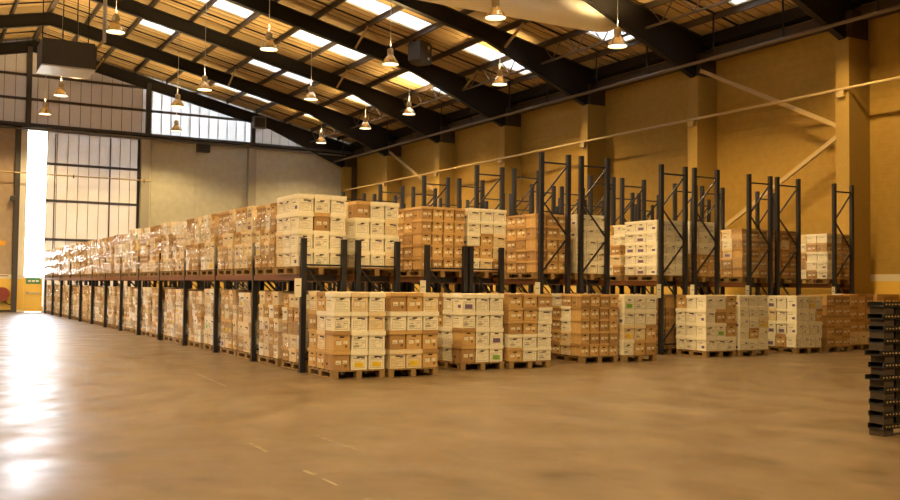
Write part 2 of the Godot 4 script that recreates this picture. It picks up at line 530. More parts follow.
func make_roof() -> void:
	var roof := structure("ceiling", Vector3.ZERO, "pitched roof of tan boards on steel purlins with bright rooflights")
	for s in [1, -1]:
		for j in PURLINS.size() - 1:
			var xb: float = PURLINS[j + 1]
			var xa: float = PURLINS[j]
			var whole := panel_mesh(xa, xb, 0.0, BAY, s)
			var pa := panel_mesh(xa, xb, 0.0, 2.42, s)
			var pb := panel_mesh(xa, xb, 3.72, BAY, s)
			# rooflight sheet with its frame
			var st := begin()
			var p0 := Vector3(mx(xa, s), yt(xa) + 0.27, 0)
			var p1 := Vector3(mx(xb, s), yt(xb) + 0.27, 0)
			var dir := (p1 - p0).normalized()
			var up := Vector3(SL * s, 1, 0).normalized()
			abox(st, (p0 + p1) / 2 + Vector3(0, 0, -3.07), Vector3(p0.distance_to(p1), 0.006, 1.30), Basis(dir, up, dir.cross(up)))
			var pane := st.commit()
			# purlin: a channel along the bay
			st = begin()
			var y0 := yt(xb)
			var px := mx(xb, s)
			abox(st, Vector3(px, y0 + 0.1, -BAY / 2), Vector3(0.02, 0.2, BAY))
			abox(st, Vector3(px + 0.035, y0 + 0.008, -BAY / 2), Vector3(0.07, 0.016, BAY))
			abox(st, Vector3(px - 0.035, y0 + 0.192, -BAY / 2), Vector3(0.07, 0.016, BAY))
			var purl := st.commit()
			for i in range(-5, 6):
				var at := Vector3(0, 0, -(Z0 + BAY * i))
				var lit := j in [1, 2, 4, 5, 8] or (j == 7 and i <= 3)
				if i == 5 and j > 5 and s > 0: lit = false
				if i < 0 or s < 0 and i < 1: lit = false
				if lit:
					put(pa, "roof_panel", roof, M.roof_board, at)
					put(pb, "roof_panel", roof, M.roof_board, at)
					put(pane, "rooflight", roof, M.rooflight_sheet, at)
				else:
					put(whole, "roof_panel", roof, M.roof_board, at)
				if j < PURLINS.size() - 2:
					put(purl, "purlin", roof, M.steel_purlin, at)
		# sag bars between the purlins, up the slope
		for i in range(-5, 6):
			for off in [1.5, 4.6]:
				var st := begin()
				bar(st, V(mx(24.3, s), yt(24.3) + 0.15, Z0 + BAY * i + off), V(mx(5.9, s), yt(5.9) + 0.15, Z0 + BAY * i + off), 0.05, 0.05)
				put(st.commit(), "sag_bar", roof, M.steel_black)
	# narrow dark strips over the joints of the boards
	for i in range(-1, 6):
		for off in [0.55, 1.02, 2.0, 2.36, 3.78, 4.15, 5.1, 5.55]:
			var st := begin()
			bar(st, V(24.3, yt(24.3) + 0.193, Z0 + BAY * i + off), V(5.9, yt(5.9) + 0.193, Z0 + BAY * i + off), 0.028, 0.012)
			put(st.commit(), "joint_strip", roof, M.steel_purlin)
	# closing boards at both gables
	for s in [1, -1]:
		for j in PURLINS.size() - 1:
			for q in [[BD - 0.3, Z0 - 5 * BAY], [Z0 + 6 * BAY, ED + 0.3]]:
				put(panel_mesh(PURLINS[j], PURLINS[j + 1], q[0], q[1], s), "roof_panel", roof, M.roof_board)
	# ridge purlin and ridge capping
	block("ridge_purlin", roof, M.steel_purlin, RX - 0.1, RX + 0.1, RY + 0.0, RY + 0.19, BD, ED)
	block("ridge_cap", roof, M.steel_purlin, RX - 0.3, RX + 0.3, RY + 0.285, RY + 0.31, BD, ED)
	# lattice tie under the outer purlin
	var lat := structure("trim_2", Vector3.ZERO, "light steel lattice tie hung under a purlin by the side wall")
	var ym := yt(21.52)
	for i in range(-2, 6):
		var d0 := Z0 + BAY * i
		var st := begin()
		abox(st, V(21.52, ym - 0.62, d0 + BAY / 2), Vector3(0.07, 0.07, BAY - 0.05))
		put(st.commit(), "bottom_chord", lat, M.pipe_dark)
		for k in 4:
			var a := d0 + BAY * (k + 0.15) / 4.0
			var m := d0 + BAY * (k + 0.5) / 4.0
			var b := d0 + BAY * (k + 0.85) / 4.0
			st = begin()
			bar(st, V(21.52, ym, a), V(21.52, ym - 0.6, m), 0.035, 0.035)
			put(st.commit(), "lattice_strut", lat, M.pipe_dark)
			st = begin()
			bar(st, V(21.52, ym - 0.6, m), V(21.52, ym, b), 0.035, 0.035)
			put(st.commit(), "lattice_strut", lat, M.pipe_dark)

# ------------------------------------------------------------------ portal frames
func i_poly(st: SurfaceTool, top: Array, bot: Array, d: float, half: float) -> void:
	# web between the top and bottom lines plus two flanges that follow them
	for k in top.size() - 1:
		var a: Vector2 = top[k]
		var b: Vector2 = top[k + 1]
		var c: Vector2 = bot[k + 1]
		var e: Vector2 = bot[k]
		prism(st, PackedVector2Array([a, b, c, e]), d - 0.012, d + 0.012)
		var t := Vector2(0, 0.03)
		prism(st, PackedVector2Array([a, b, b - t, a - t]), d - half, d + half)
		prism(st, PackedVector2Array([e + t, c + t, c, e]), d - half, d + half)

func make_frames() -> void:
	for i in range(-5, 7):
		var d := Z0 + BAY * i
		if i == 6: d = ED - 0.2
		var fr := structure("portal_frame", Vector3.ZERO, "black steel portal frame on concrete columns")
		for s in [1, -1]:
			var top := []
			var bot := []
			for x in [RX, 12.0, 19.0, COLX, 24.5]:
				top.append(Vector2(mx(x, s), yt(x)))
			bot = [Vector2(mx(RX, s), RY - 0.62), Vector2(mx(12.0, s), yt(12.0) - 0.62), Vector2(mx(19.0, s), yt(19.0) - 0.64), Vector2(mx(COLX, s), 8.97), Vector2(mx(24.5, s), 8.97)]
			var st := begin()
			i_poly(st, top, bot, d, 0.11)
			put(st.commit(), "rafter", fr, M.steel_black)
			st = begin()
			abox(st, V(mx((COLX + WX) / 2, s), 4.5, d), Vector3(WX - COLX, 9.0, 0.46))
			put(st.commit(), "column", fr, M.column_concrete)
			st = begin()
			abox(st, V(mx(24.2, s), 9.4, d), Vector3(0.75, 0.86, 0.42))
			put(st.commit(), "column_head", fr, M.head_dark)
	# fly braces from the purlins down to the rafters (pale angles)
	var fb := structure("trim_3", Vector3.ZERO, "pale steel brace angles between rafters and purlins")
	for q in [[14.47, 5], [18.0, 4], [21.52, 3], [19.76, 2], [16.23, 3], [17.99, 1]]:
		var d: float = Z0 + BAY * q[1]
		var x: float = q[0]
		var st := begin()
		bar(st, V(x, yt(x) - 0.6, d - 0.1), V(x, yt(x) + 0.03, d - 1.35), 0.06, 0.09)
		put(st.commit(), "brace_angle", fb, M.pipe_paint)

# ------------------------------------------------------------------ far end wall
func make_end_wall() -> void:
	var w := structure("wall_end", Vector3.ZERO, "far end wall, blockwork below and ribbed cladding in the gable")
	# opening between the slid-back door and the wall: x 5.62..6.52, y 1.88..9.70
	block("blockwork", w, M.end_block, 11.6, WX + 0.3, 0.0, 9.95, ED, ED + 0.3)
	block("blockwork", w, M.brown_block, LX - 0.3, 5.15, 0.0, 9.95, ED, ED + 0.3)
	block("door_jamb", w, M.door_cream, 5.15, 5.62, 0.0, 9.95, ED + 0.04, ED + 0.3)
	block("door_head", w, M.cladding_cream, 5.62, 11.6, 9.70, 9.95, ED + 0.04, ED + 0.3)
	block("yellow_band", w, M.yellow_paint, LX, 5.15, 0.12, 1.75, ED - 0.006, ED)
	block("white_band", w, M.white_paint, LX, 5.15, 1.75, 1.98, ED - 0.006, ED)
	block("yellow_band", w, M.yellow_paint, 5.15, 5.60, 0.12, 1.75, ED + 0.034, ED + 0.04)
	block("white_band", w, M.white_paint, 5.15, 5.60, 1.75, 1.98, ED + 0.034, ED + 0.04)
	block("yellow_band", w, M.yellow_paint, 11.7, WX, 0.12, 1.75, ED - 0.006, ED)
	block("white_band", w, M.white_paint, 11.7, WX, 1.75, 1.98, ED - 0.006, ED)
	var bb := block("baseboard_end", self, M.skirting_paint, LX, 5.15, 0.0, 0.12, ED - 0.012, ED)
	tag(bb, "dark painted skirting along the end wall", "", "", "structure")
	# large pale wall panels of the blockwork part, slightly proud
	for r in 3:
		for c in 5:
			var x0 := 12.05 + c * 2.5
			block("wall_panel", w, M.end_block, x0, x0 + 2.47, 2.3 + r * 2.53, 2.3 + r * 2.53 + 2.50, ED - 0.02, ED)
	# gable sheets above the rail
	var x := LX
	var n := 0
	while x < WX - 0.05:
		var x1 := minf(x + 0.545, WX)
		var st := begin()
		var a := x + 0.012
		var b := x1 - 0.012
		var poly := PackedVector2Array([Vector2(a, 9.95), Vector2(b, 9.95), Vector2(b, yt(b) + 0.28)])
		if a < RX and b > RX: poly.append(Vector2(RX, RY + 0.28))
		poly.append(Vector2(a, yt(a) + 0.28))
		prism(st, poly, ED + 0.0, ED + 0.05)
		put(st.commit(), "cladding_sheet", w, M.translucent_sheet if x > 12.0 and x < 17.5 else (M.door_sheet_plastic if x > 11.4 else M.gable_sheet_plastic))
		x = x1
		n += 1
	# dark cover strips behind the joints
	x = LX + 0.545
	while x < WX:
		block("sheet_seam", w, M.rail_dark, x - 0.03, x + 0.03, 9.95, yt(x) + 0.26, ED + 0.052, ED + 0.08)
		x += 0.545
	# steel on the wall: rails, posts
	var t := structure("trim_4", Vector3.ZERO, "dark steel rails and posts of the end wall")
	block("crane_rail", t, M.rail_dark, LX, WX, 9.86, 10.02, ED - 0.35, ED - 0.02)
	block("crane_rail", t, M.steel_grey, LX, WX, 9.68, 9.76, ED - 0.22, ED - 0.02)
	for y in [11.28, 12.56]:
		var half: float = (RY - y) / SL
		block("gable_girt", t, M.steel_purlin, maxf(LX, RX - half), minf(WX, RX + half), y, y + 0.13, ED - 0.1, ED - 0.005)
	for px in [-0.6, 5.45, 11.65, 17.75]:
		block("gable_post", t, M.rail_dark, px, px + 0.24, 10.02, yt(px) - 0.3, ED - 0.34, ED - 0.12)
	block("wall_post", t, M.rail_dark, 5.00, 5.26, 0.0, 9.86, ED - 0.2, ED - 0.012)
	for px in [11.42, 17.6]:
		block("wall_column", t, M.wall_column_paint, px, px + 0.46, 0.0, 9.66, ED - 0.4, ED - 0.02)
	block("corner_column", t, M.steel_purlin, 24.2, 24.55, 0.0, 9.0, ED - 0.5, ED - 0.3)
	# the big door: cream sheets with recessed joints
	var door := structure("door_1", Vector3.ZERO, "tall cream sheeted sliding door left slightly open")
	x = 6.53
	while x < 11.35:
		var x1 := minf(x + 0.545, 11.4)
		block("door_sheet", door, M.door_sheet_plastic, x + 0.011, x1 - 0.011, 0.02, 9.69, ED + 0.03, ED + 0.07)
		block("door_seam", door, M.rail_dark, x1 - 0.03, x1 + 0.03, 0.02, 9.69, ED + 0.075, ED + 0.12)
		x = x1
	block("door_foot", door, M.rail_dark, 6.53, 11.6, 0.0, 0.3, ED + 0.072, ED + 0.12)
	block("door_side", door, M.end_block, 11.4, 11.6, 0.0, 9.69, ED + 0.03, ED + 0.3)
	for y in [7.9, 5.92, 3.83]:
		block("door_rail", door, M.rail_dark, 6.53, 11.4, y, y + 0.13, ED - 0.02, ED + 0.028)
	for px in [6.95, 9.8]:
		block("door_stay", door, M.rail_dark, px, px + 0.05, 0.05, 9.6, ED - 0.04, ED - 0.021)
	block("door_edge", door, M.rail_dark, 11.28, 11.41, 0.0, 9.66, ED - 0.06, ED - 0.0)
	# yellow lower door in the gap
	var d2 := structure("door_2", Vector3.ZERO, "yellow pass door under the bright tall opening")
	block("door_leaf", d2, M.yellow_paint, 5.66, 6.48, 0.02, 1.84, ED + 0.06, ED + 0.11)
	block("door_frame", d2, M.yellow_paint, 5.61, 5.66, 0.0, 1.9, ED + 0.02, ED + 0.14)
	block("door_frame", d2, M.yellow_paint, 6.48, 6.53, 0.0, 1.9, ED + 0.02, ED + 0.14)
	block("door_frame", d2, M.yellow_paint, 5.66, 6.48, 1.85, 1.9, ED + 0.02, ED + 0.14)
	block("push_bar", d2, M.galvanised, 5.72, 6.42, 0.98, 1.03, ED - 0.0, ED + 0.03)
	block("lock_plate", d2, M.steel_grey, 5.72, 5.80, 0.95, 1.08, ED + 0.03, ED + 0.06)
	var sg := thing("exit_sign", V(6.07, 1.5, ED + 0.05), "green sign board on the yellow pass door", "sign")
	block("board", sg, M.sign_green, -0.36, 0.36, 0.0, 0.30, -0.012, 0.008)
	for k in 3:
		block("lettering", sg, M.sign_white, -0.26 + k * 0.19, -0.12 + k * 0.19, 0.10, 0.19, -0.016, -0.012)

	# grey ventilator boxes on the wall
	var v := thing("wall_ventilator", V(14.93, 9.24, ED - 0.02), "dark square ventilator box high on the end wall", "ventilator")
	block("hood", v, M.rail_dark, -0.38, 0.38, 0.0, 0.44, -0.28, 0.0)
	for k in 4:
		block("louvre", v, M.steel_black, -0.34, 0.34, 0.05 + k * 0.1, 0.09 + k * 0.1, -0.30, -0.28)
	v = thing("switch_box", V(18.1, 10.85, ED - 0.5), "grey steel equipment box bolted to the gable post", "box")
	block("case", v, M.steel_grey, -0.38, 0.38, 0.0, 0.70, -0.3, 0.0)
	block("bracket", v, M.rail_dark, -0.05, 0.05, 0.1, 0.6, 0.0, 0.16)
	block("cover", v, M.heater_grey, -0.30, 0.30, 0.06, 0.62, -0.33, -0.30)
	# pipe across the big door
	var p := thing("wall_pipe", V(LX + 0.3, 7.32, ED - 0.62), "thin pale pipe crossing the tall sheeted door", "pipe")
	var st := begin()
	tube(st, Vector3(0, 0, 0), Vector3(11.9 - LX - 0.3, 0, 0), 0.035, 8)
	put(st.commit(), "pipe", p, M.pipe_paint)
	for k in [18.4, 20.6, 24.3]:
		st = begin()
		bar(st, Vector3(k, -0.12, 0), Vector3(k, 0.06, -0.0), 0.06, 0.06)
		put(st.commit(), "clip", p, M.rail_dark)
	# hose reel on the yellow dado and notices beside it
	var h := thing("hose_reel", V(4.55, 0.95, ED - 0.05), "round red hose reel hanging on the yellow dado", "hose reel")
	st = begin()
	lathe(st, Vector3.ZERO, [Vector2(0, -0.1), Vector2(0.36, -0.1), Vector2(0.36, -0.06), Vector2(0.2, -0.06), Vector2(0.2, 0.06), Vector2(0.36, 0.06), Vector2(0.36, 0.1), Vector2(0, 0.1)], 20, Basis(Vector3.RIGHT, PI / 2))
	put(st.commit(), "drum", h, M.hose_red, Vector3(0, 0, 0.18))
	st = begin()
	lathe(st, Vector3.ZERO, [Vector2(0.2, -0.055), Vector2(0.31, -0.055), Vector2(0.31, 0.055), Vector2(0.2, 0.055)], 20, Basis(Vector3.RIGHT, PI / 2))
	put(st.commit(), "coiled_hose", h, M.hose_black, Vector3(0, 0, 0.18))
	block("bracket", h, M.hose_red, -0.04, 0.04, -0.3, 0.3, -0.08, 0.04)
	st = begin()
	for k in 8:
		var a0 := 0.3 + k * 0.25
		bar(st, Vector3(0.1 + 0.07 * k, -0.30 - 0.25 * sin(k * 0.4), 0.12), Vector3(0.1 + 0.07 * (k + 1), -0.30 - 0.25 * sin((k + 1) * 0.4), 0.12), 0.05, 0.05)
	put(st.commit(), "loose_hose", h, M.hose_black)
	var s1 := thing("wall_notice", V(4.55, 1.84, ED - 0.012), "long narrow white notice above the hose reel", "notice")
	block("plate", s1, M.sign_white, -0.4, 0.4, 0.0, 0.12, -0.006, 0.004)
	block("lettering", s1, M.hose_red, -0.34, 0.3, 0.035, 0.085, -0.009, -0.006)
	s1 = thing("orange_notice", V(4.5, 3.5, ED - 0.008), "small orange notice on the wall beside the tall post", "notice")
	block("plate", s1, M.sign_orange, -0.17, 0.17, 0.0, 0.24, -0.006, 0.006)
	s1 = thing("wall_floodlight", V(4.98, 5.85, ED - 0.2), "small dark floodlight fixed to the tall dark wall post", "floodlight")
	block("body", s1, M.rail_dark, -0.18, 0.02, 0.0, 0.24, -0.2, -0.02)
	block("bracket", s1, M.steel_grey, -0.1, 0.06, 0.24, 0.28, -0.1, 0.02)

# ------------------------------------------------------------------ side wall services
func make_wall_services() -> void:
	var p := thing("eaves_pipe", V(22.93, 9.22, BD + 1.0), "dark service pipe running below the rafter haunches", "pipe")
	var st := begin()
	tube(st, Vector3.ZERO, Vector3(0, 0, -(ED - BD - 1.6)), 0.06, 8)
	put(st.commit(), "pipe", p, M.pipe_dark)
	for i in range(-4, 6):
		for o in [0.25, 0.72]:
			st = begin()
			var z: float = -(Z0 + BAY * (i + o) - BD - 1.0)
			bar(st, Vector3(0, 0.06, z), Vector3(0, 1.44, z), 0.04, 0.04)
			put(st.commit(), "hanger", p, M.steel_black)
	p = thing("wall_conduit", V(COLX - 0.09, 7.48, BD + 1.0), "thin pale conduit fixed across the wall columns", "pipe")
	st = begin()
	tube(st, Vector3.ZERO, Vector3(0, 0, -(ED - BD - 2.0)), 0.045, 8)
	put(st.commit(), "pipe", p, M.pipe_paint)
	for i in range(-4, 6):
		st = begin()
		abox(st, Vector3(0.03, -0.13, -(Z0 + BAY * i - BD - 1.0)), Vector3(0.12, 0.17, 0.26))
		put(st.commit(), "bracket", p, M.pipe_paint)
	# diagonal wall braces
	for q in [[0, "bay beside the nearest tall racks"], [4, "far bay close to the end wall"]]:
		var br := structure("trim_5", Vector3.ZERO, "pale diagonal steel braces in the %s" % q[1])
		var i: int = q[0]
		var a := Z0 + BAY * (i + 1) - 0.2
		var b := Z0 + BAY * i + 0.25
		st = begin()
		bar(st, V(23.86, 9.2, a), V(23.86, 6.45, b), 0.08, 0.13)
		put(st.commit(), "diagonal_brace", br, M.pipe_paint)
		st = begin()
		bar(st, V(23.86, 6.2, b), V(23.86, 3.1, a), 0.08, 0.13)
		put(st.commit(), "diagonal_brace", br, M.pipe_paint)
	# eaves beam and gutter plate
	var e := structure("trim_6", Vector3.ZERO, "dark eaves beam on top of the side wall")
	block("eaves_beam", e, M.head_dark, 24.25, 24.58, 9.62, 10.0, BD, ED - 0.6)
	block("gutter_plate", e, M.steel_black, 24.1, 24.95, 10.15, 10.5, BD, ED)
	e = structure("trim_7", Vector3.ZERO, "dark eaves beam on the opposite wall")
	block("gutter_plate", e, M.steel_black, LX - 0.3, LX + 0.5, 10.15, 10.5, BD, ED)

# ------------------------------------------------------------------ lamps
func under_glass(x: float, d: float) -> bool:
	var off := fposmod(d - Z0, BAY)
	if off < 2.44 or off > 3.70 or d < Z0 or x < RX: return false
	for j in [1, 2, 4, 5, 8]:
		if x <= PURLINS[j] and x >= PURLINS[j + 1]: return true
	return false

func make_lamps() -> void:
	# lathed high-bay: (x, bottom y, depth)
	var words := {20.6: "by the side wall", 15.45: "over the second rack row", 10.8: "over the long aisle", 5.97: "under the ridge", 0.3: "added beyond the ridge", -6.0: "by the opposite wall"}
	var L := []
	for d in [17.2, 31.9, 39.8, 44.7, 50.7]: L.append([20.6, 9.74, d])
	L.append([19.4, 9.25, 23.2])
	for d in [17.0, 31.4, 39.3]: L.append([15.45, 9.80, d])
	L.append([14.94, 9.53, 23.4])
	for d in [9.0, 16.0, 23.5, 31.5, 39.6, 44.1]: L.append([10.8, 9.75, d])
	L.append([12.5, 9.74, 51.2])
	for d in [3.0, 11.0, 18.0, 26.3, 33.0, 41.2, 45.7, 51.2]: L.append([5.97, 10.0, d])
	for d in [2.0, -5.0]:
		for x in [10.8]: L.append([x, 9.75, d])
	for d in [-5.0, 3.0, 10.0, 16.0, 22.4, 28.6, 34.8, 41.6, 46.4]: L.append([0.3, 9.8, d])  # lamps added out of view to brighten the aisle side of the racks
	for d in [-5.0, 6.0, 17.0, 28.0, 39.0, 50.0]: L.append([-6.0, 9.8, d])
	var st := begin()
	lathe(st, Vector3.ZERO, [Vector2(0.31, 0.0), Vector2(0.305, 0.04), Vector2(0.25, 0.15), Vector2(0.18, 0.26), Vector2(0.11, 0.33), Vector2(0.09, 0.36)], 20)
	var reflector := st.commit()
	st = begin()
	lathe(st, Vector3.ZERO, [Vector2(0, 0.015), Vector2(0.16, 0.01), Vector2(0.295, 0.03)], 20)
	lathe(st, Vector3.ZERO, [Vector2(0.295, 0.03), Vector2(0.0, 0.06)], 20)
	var lens := st.commit()
	st = begin()
	lathe(st, Vector3.ZERO, [Vector2(0.0, 0.36), Vector2(0.11, 0.36), Vector2(0.12, 0.40), Vector2(0.12, 0.56), Vector2(0.07, 0.60), Vector2(0.0, 0.60)], 14)
	var housing := st.commit()
	var warm := lin(1.0, 0.68, 0.285)
	var count := {}
	L.sort_custom(func(a, b): return a[2] > b[2])   # counted from the end wall
	for k in L.size():
		var q: Array = L[k]
		var x: float = q[0]
		var y: float = q[1]
		var row: String = words.get(x, "elsewhere in the hall")
		if x > 19.0: row = "by the side wall"
		if x == 14.94: row = words[15.45]
		count[row] = count.get(row, 0) + 1
		var lab := "%s bell-shaped high bay lamp from the end wall, row %s" % [["first", "second", "third", "fourth", "fifth", "sixth", "seventh", "eighth", "ninth", "tenth", "eleventh", "twelfth", "thirteenth"][count[row] - 1], row]
		if x == 12.5: lab = "small high bay lamp hung before the white gable sheets"
		var t := thing("high_bay_lamp", V(x, y, q[2]), lab, "lamp", "high bay lamps " + row)
		put(reflector, "reflector", t, M.lamp_reflector)
		put(lens, "lens", t, M.lamp_lens)
		put(housing, "ballast_housing", t, M.lamp_housing)
		st = begin()
		tube(st, Vector3(0, 0.6, 0), Vector3(0, yt(x) + (0.262 if under_glass(x, q[2]) else 0.185) - y, 0), 0.012, 6)
		put(st.commit(), "suspension_rod", t, M.galvanised)
		var s := SpotLight3D.new()
		s.name = "lamp_beam"
		t.add_child(s, true)
		s.position = Vector3(0, -0.02, 0)
		s.rotation.x = -PI / 2
		s.spot_angle = 71.0
		s.spot_angle_attenuation = 0.5
		s.spot_range = 90.0
		s.spot_attenuation = 2.0
		s.light_color = warm
		s.light_energy = LAMP_DOWN
		s.light_size = 0.14
		s.shadow_enabled = true
		# light that leaves the translucent top of the fitting
		s = SpotLight3D.new()
		s.name = "lamp_uplight"
		t.add_child(s, true)
		s.position = Vector3(0, 0.66, 0)
		s.rotation.x = PI / 2
		s.spot_angle = 68.0
		s.spot_angle_attenuation = 0.4
		s.spot_range = 90.0
		s.spot_attenuation = 2.0
		s.light_color = warm
		s.light_energy = LAMP_UP
		s.light_size = 0.1
		s.shadow_enabled = true

# ------------------------------------------------------------------ racks
# rows: [x0, x1, depth of the end frame, height, frames, label]
var ROWS := [
	[6.33, 7.22, 16.44, 2.46, 14, "low navy pallet rack along the open aisle"],
	[7.42, 8.34, 16.44, 2.46, 14, "second low navy pallet rack, back to back with the aisle rack"],
	[9.18, 10.16, 16.93, 2.44, 10, "third low navy pallet rack, holding a brown upper load at its end"],
	[10.21, 11.06, 16.93, 2.44, 10, "fourth low navy pallet rack, next to the first tall rack"],
	[12.33, 13.17, 17.40, 4.64, 10, "first tall navy pallet rack from the low racks"],
	[13.45, 14.31, 17.40, 4.64, 10, "second tall navy pallet rack from the low racks"],
	[16.06, 16.94, 17.58, 4.66, 9, "third tall navy pallet rack from the low racks"],
	[17.16, 18.04, 17.58, 4.66, 9, "fourth tall navy pallet rack from the low racks"],
	[19.23, 20.12, 17.70, 4.65, 8, "fifth tall navy pallet rack from the low racks"],
	[20.30, 21.22, 17.70, 4.65, 8, "sixth tall navy pallet rack from the low racks"],
	[22.61, 23.45, 17.70, 4.62, 4, "single tall navy pallet rack standing before the wall column"],
]

func post_mesh(h: float) -> Mesh:
	var key := "post%.2f" % h
	if not cache.has(key):
		var st := begin()
		# open channel section with a foot
		abox(st, Vector3(0, h / 2, 0.04), Vector3(0.09, h, 0.012))
		abox(st, Vector3(-0.042, h / 2, 0), Vector3(0.012, h, 0.09))
		abox(st, Vector3(0.042, h / 2, 0), Vector3(0.012, h, 0.09))
		abox(st, Vector3(0, 0.004, 0), Vector3(0.13, 0.008, 0.13))
		cache[key] = st.commit()
	return cache[key]

func frame_at(rack: Node3D, w: float, h: float, z: float, fine: bool) -> void:
	# posts at x 0 and w; ties and diagonals between them
	var segs := []
	var y0 := 0.25
	var step := 0.62 if h < 3.0 else 0.72
	var top := h - 0.22 if h > 3.0 else 1.97
	var n := int((top - 0.13 - y0) / step)
	step = (top - y0) / n
	segs.append([Vector3(0, y0, 0), Vector3(w, y0, 0)])
	segs.append([Vector3(0, top, 0), Vector3(w, top, 0)])
	for k in n:
		var a := Vector3(0 if k % 2 == 0 else w, y0 + k * step, 0)
		var b := Vector3(w if k % 2 == 0 else 0, y0 + (k + 1) * step, 0)
		segs.append([a, b])
	if fine:
		var f := Node3D.new()
		f.name = "upright_frame"
		rack.add_child(f, true)
		f.position = Vector3(0, 0, z)
		for x in [0.045, w - 0.045]:
			put(post_mesh(h), "post", f, M.rack_navy, Vector3(x, 0, 0))
		for s in segs:
			var st := begin()
			var a: Vector3 = s[0]
			var b: Vector3 = s[1]
			a.x = clampf(a.x, 0.05, w - 0.05); b.x = clampf(b.x, 0.05, w - 0.05)
			bar(st, a, b, 0.03, 0.035)
			put(st.commit(), "brace", f, M.rack_navy)
		return
	var key := "frame%.2f_%.2f" % [w, h]
	if not cache.has(key):
		var st := begin()
		for x in [0.045, w - 0.045]:
			st.append_from(post_mesh(h), 0, Transform3D(Basis.IDENTITY, Vector3(x, 0, 0)))
		for s in segs: bar(st, s[0], s[1], 0.03, 0.035)
		cache[key] = st.commit()
	put(cache[key], "upright_frame", rack, M.rack_navy, Vector3(0, 0, z))

func make_racks() -> void:
	for r in ROWS.size():
		var q: Array = ROWS[r]
		var w: float = q[1] - q[0]
		var h: float = q[3]
		var rack := thing("pallet_rack", V(q[0], 0, q[2]), q[5], "rack", "navy pallet racks in rows")
		var n: int = q[4]
		for k in n:
			frame_at(rack, w, h, -k * RB, k < (4 if r > 0 else 7))
		for k in n - 1:
			for x in [0.03, w - 0.03]:
				for y in ([1.74] if h < 3.0 else [1.74, 3.62]):
					if h > 3.0 and y > 3.0: continue
					put(box_mesh(Vector3(0.05, 0.11, RB - 0.12)), "beam", rack, M.rack_orange, Vector3(x, y, -(k + 0.5) * RB))
			# tie bars across the beams, under the pallets
			for o in [0.12, 0.27, 0.42, 0.58, 0.73, 0.88]:
				put(box_mesh(Vector3(w - 0.11, 0.10, 0.05)), "cross_tie", rack, M.rack_navy, Vector3(w / 2, 1.735, -(k + o) * RB))
		# white location plate on the end post
		if r in [0, 2, 4, 6, 7, 8, 10]:
			var sp := thing("location_plate", V(q[0] - 0.06, 1.38, q[2] - 0.06), "white location plate on %s end post" % ["aisle rack", "", "third low rack", "", "first tall rack", "", "third tall rack", "fourth tall rack", "fifth tall rack", "", "last tall rack"][r], "sign", "white plates on rack end posts")
			block("plate", sp, M.sign_white, -0.085, 0.045, 0.0, 0.34, -0.004, 0.004)
			block("printing", sp, M.print_dark, -0.06, 0.02, 0.20, 0.215, -0.0055, -0.004)

# ------------------------------------------------------------------ pallets, boxes, film
# a carton with its lid: kind 0 white, 1 cream, 2 brown; returns [[part name, mesh, uses board], ...]
func carton(kind: int, style: int, w: float, h: float, d: float) -> Array:
	var key := "carton%d_%d_%.3f_%.3f_%.3f" % [kind, style, w, h, d]
	if cache.has(key): return cache[key]
	var ends: int = [WHITE_END, CREAM_END, BROWN_END][kind] + style % (4 if kind == 1 else 8)
	var sides: int = [WHITE_SIDE, CREAM_SIDE, BROWN_SIDE][kind] + style % 4
	var flat: int = PLAIN + ([0, 1, 2][kind] if style % 3 else [0, 1, 3][kind])
	var parts := []
	var st := begin()
	var bw := w - 0.034
	var bd := d - 0.034
	abox(st, Vector3(0, h * 0.5 - 0.004, 0), Vector3(bw, h - 0.012, bd), Basis.IDENTITY, [cell(ends), cell(sides), cell(flat)])
	parts.append(["body", st.commit(), true])
	# lid: skirt a little wider than the body
	st = begin()
	var lh := h * (0.24 if kind < 2 else 0.2)
	abox(st, Vector3(0, h - lh * 0.5 - 0.002, 0), Vector3(w - 0.008, lh, d - 0.008), Basis.IDENTITY, [cell(flat), cell(flat), cell(flat)])
	parts.append(["lid", st.commit(), true])
	if kind < 2 or style % 2 == 0:
		st = begin()
		abox(st, Vector3(0, h - lh - 0.035, bd / 2), Vector3(w * 0.26, 0.024, 0.006))
		parts.append(["hand_hole", st.commit(), false])
	# stickers
	var lab: int = [-1, 40, 45, 42, 41, 43, -1, 40][style % 8]
	if kind == 2: lab = [40, 45, 40, -1, 40, 41, 40, 40][style % 8]
	if kind == 1: lab = [40, -1, 41, 40, 43, 40, 45, -1][style % 8]
	if lab >= 0:
		var big: bool = lab in [41, 42, 43]
		var lw := w * (0.52 if big else 0.28)
		var lhh := h * (0.26 if big else 0.2)
		st = begin()
		var c := cell(lab)
		abox(st, Vector3(0 if big else -w * 0.17, h * (0.26 if big else 0.4), bd / 2 + 0.001), Vector3(lw, lhh, 0.003), Basis.IDENTITY, [c, c, c])
		parts.append(["label", st.commit(), true])
		if not big:
			st = begin()
			abox(st, Vector3(w * 0.2, h * 0.42, bd / 2 + 0.001), Vector3(lw * 0.8, lhh * 0.8, 0.003), Basis.IDENTITY, [c, c, c])
			parts.append(["label", st.commit(), true])
	cache[key] = parts
	return parts

func label_words(kind: int, style: int) -> String:
	var lab: int = [-1, 40, 45, 42, 41, 43, -1, 40][style % 8]
	if kind == 2: lab = [40, 45, 40, -1, 40, 41, 40, 40][style % 8]
	if kind == 1: lab = [40, -1, 41, 40, 43, 40, 45, -1][style % 8]
	return {-1: "", 40: "stickered ", 45: "barcoded ", 42: "green-patched ", 41: "yellow-patched ", 43: "purple-patched "}[lab]

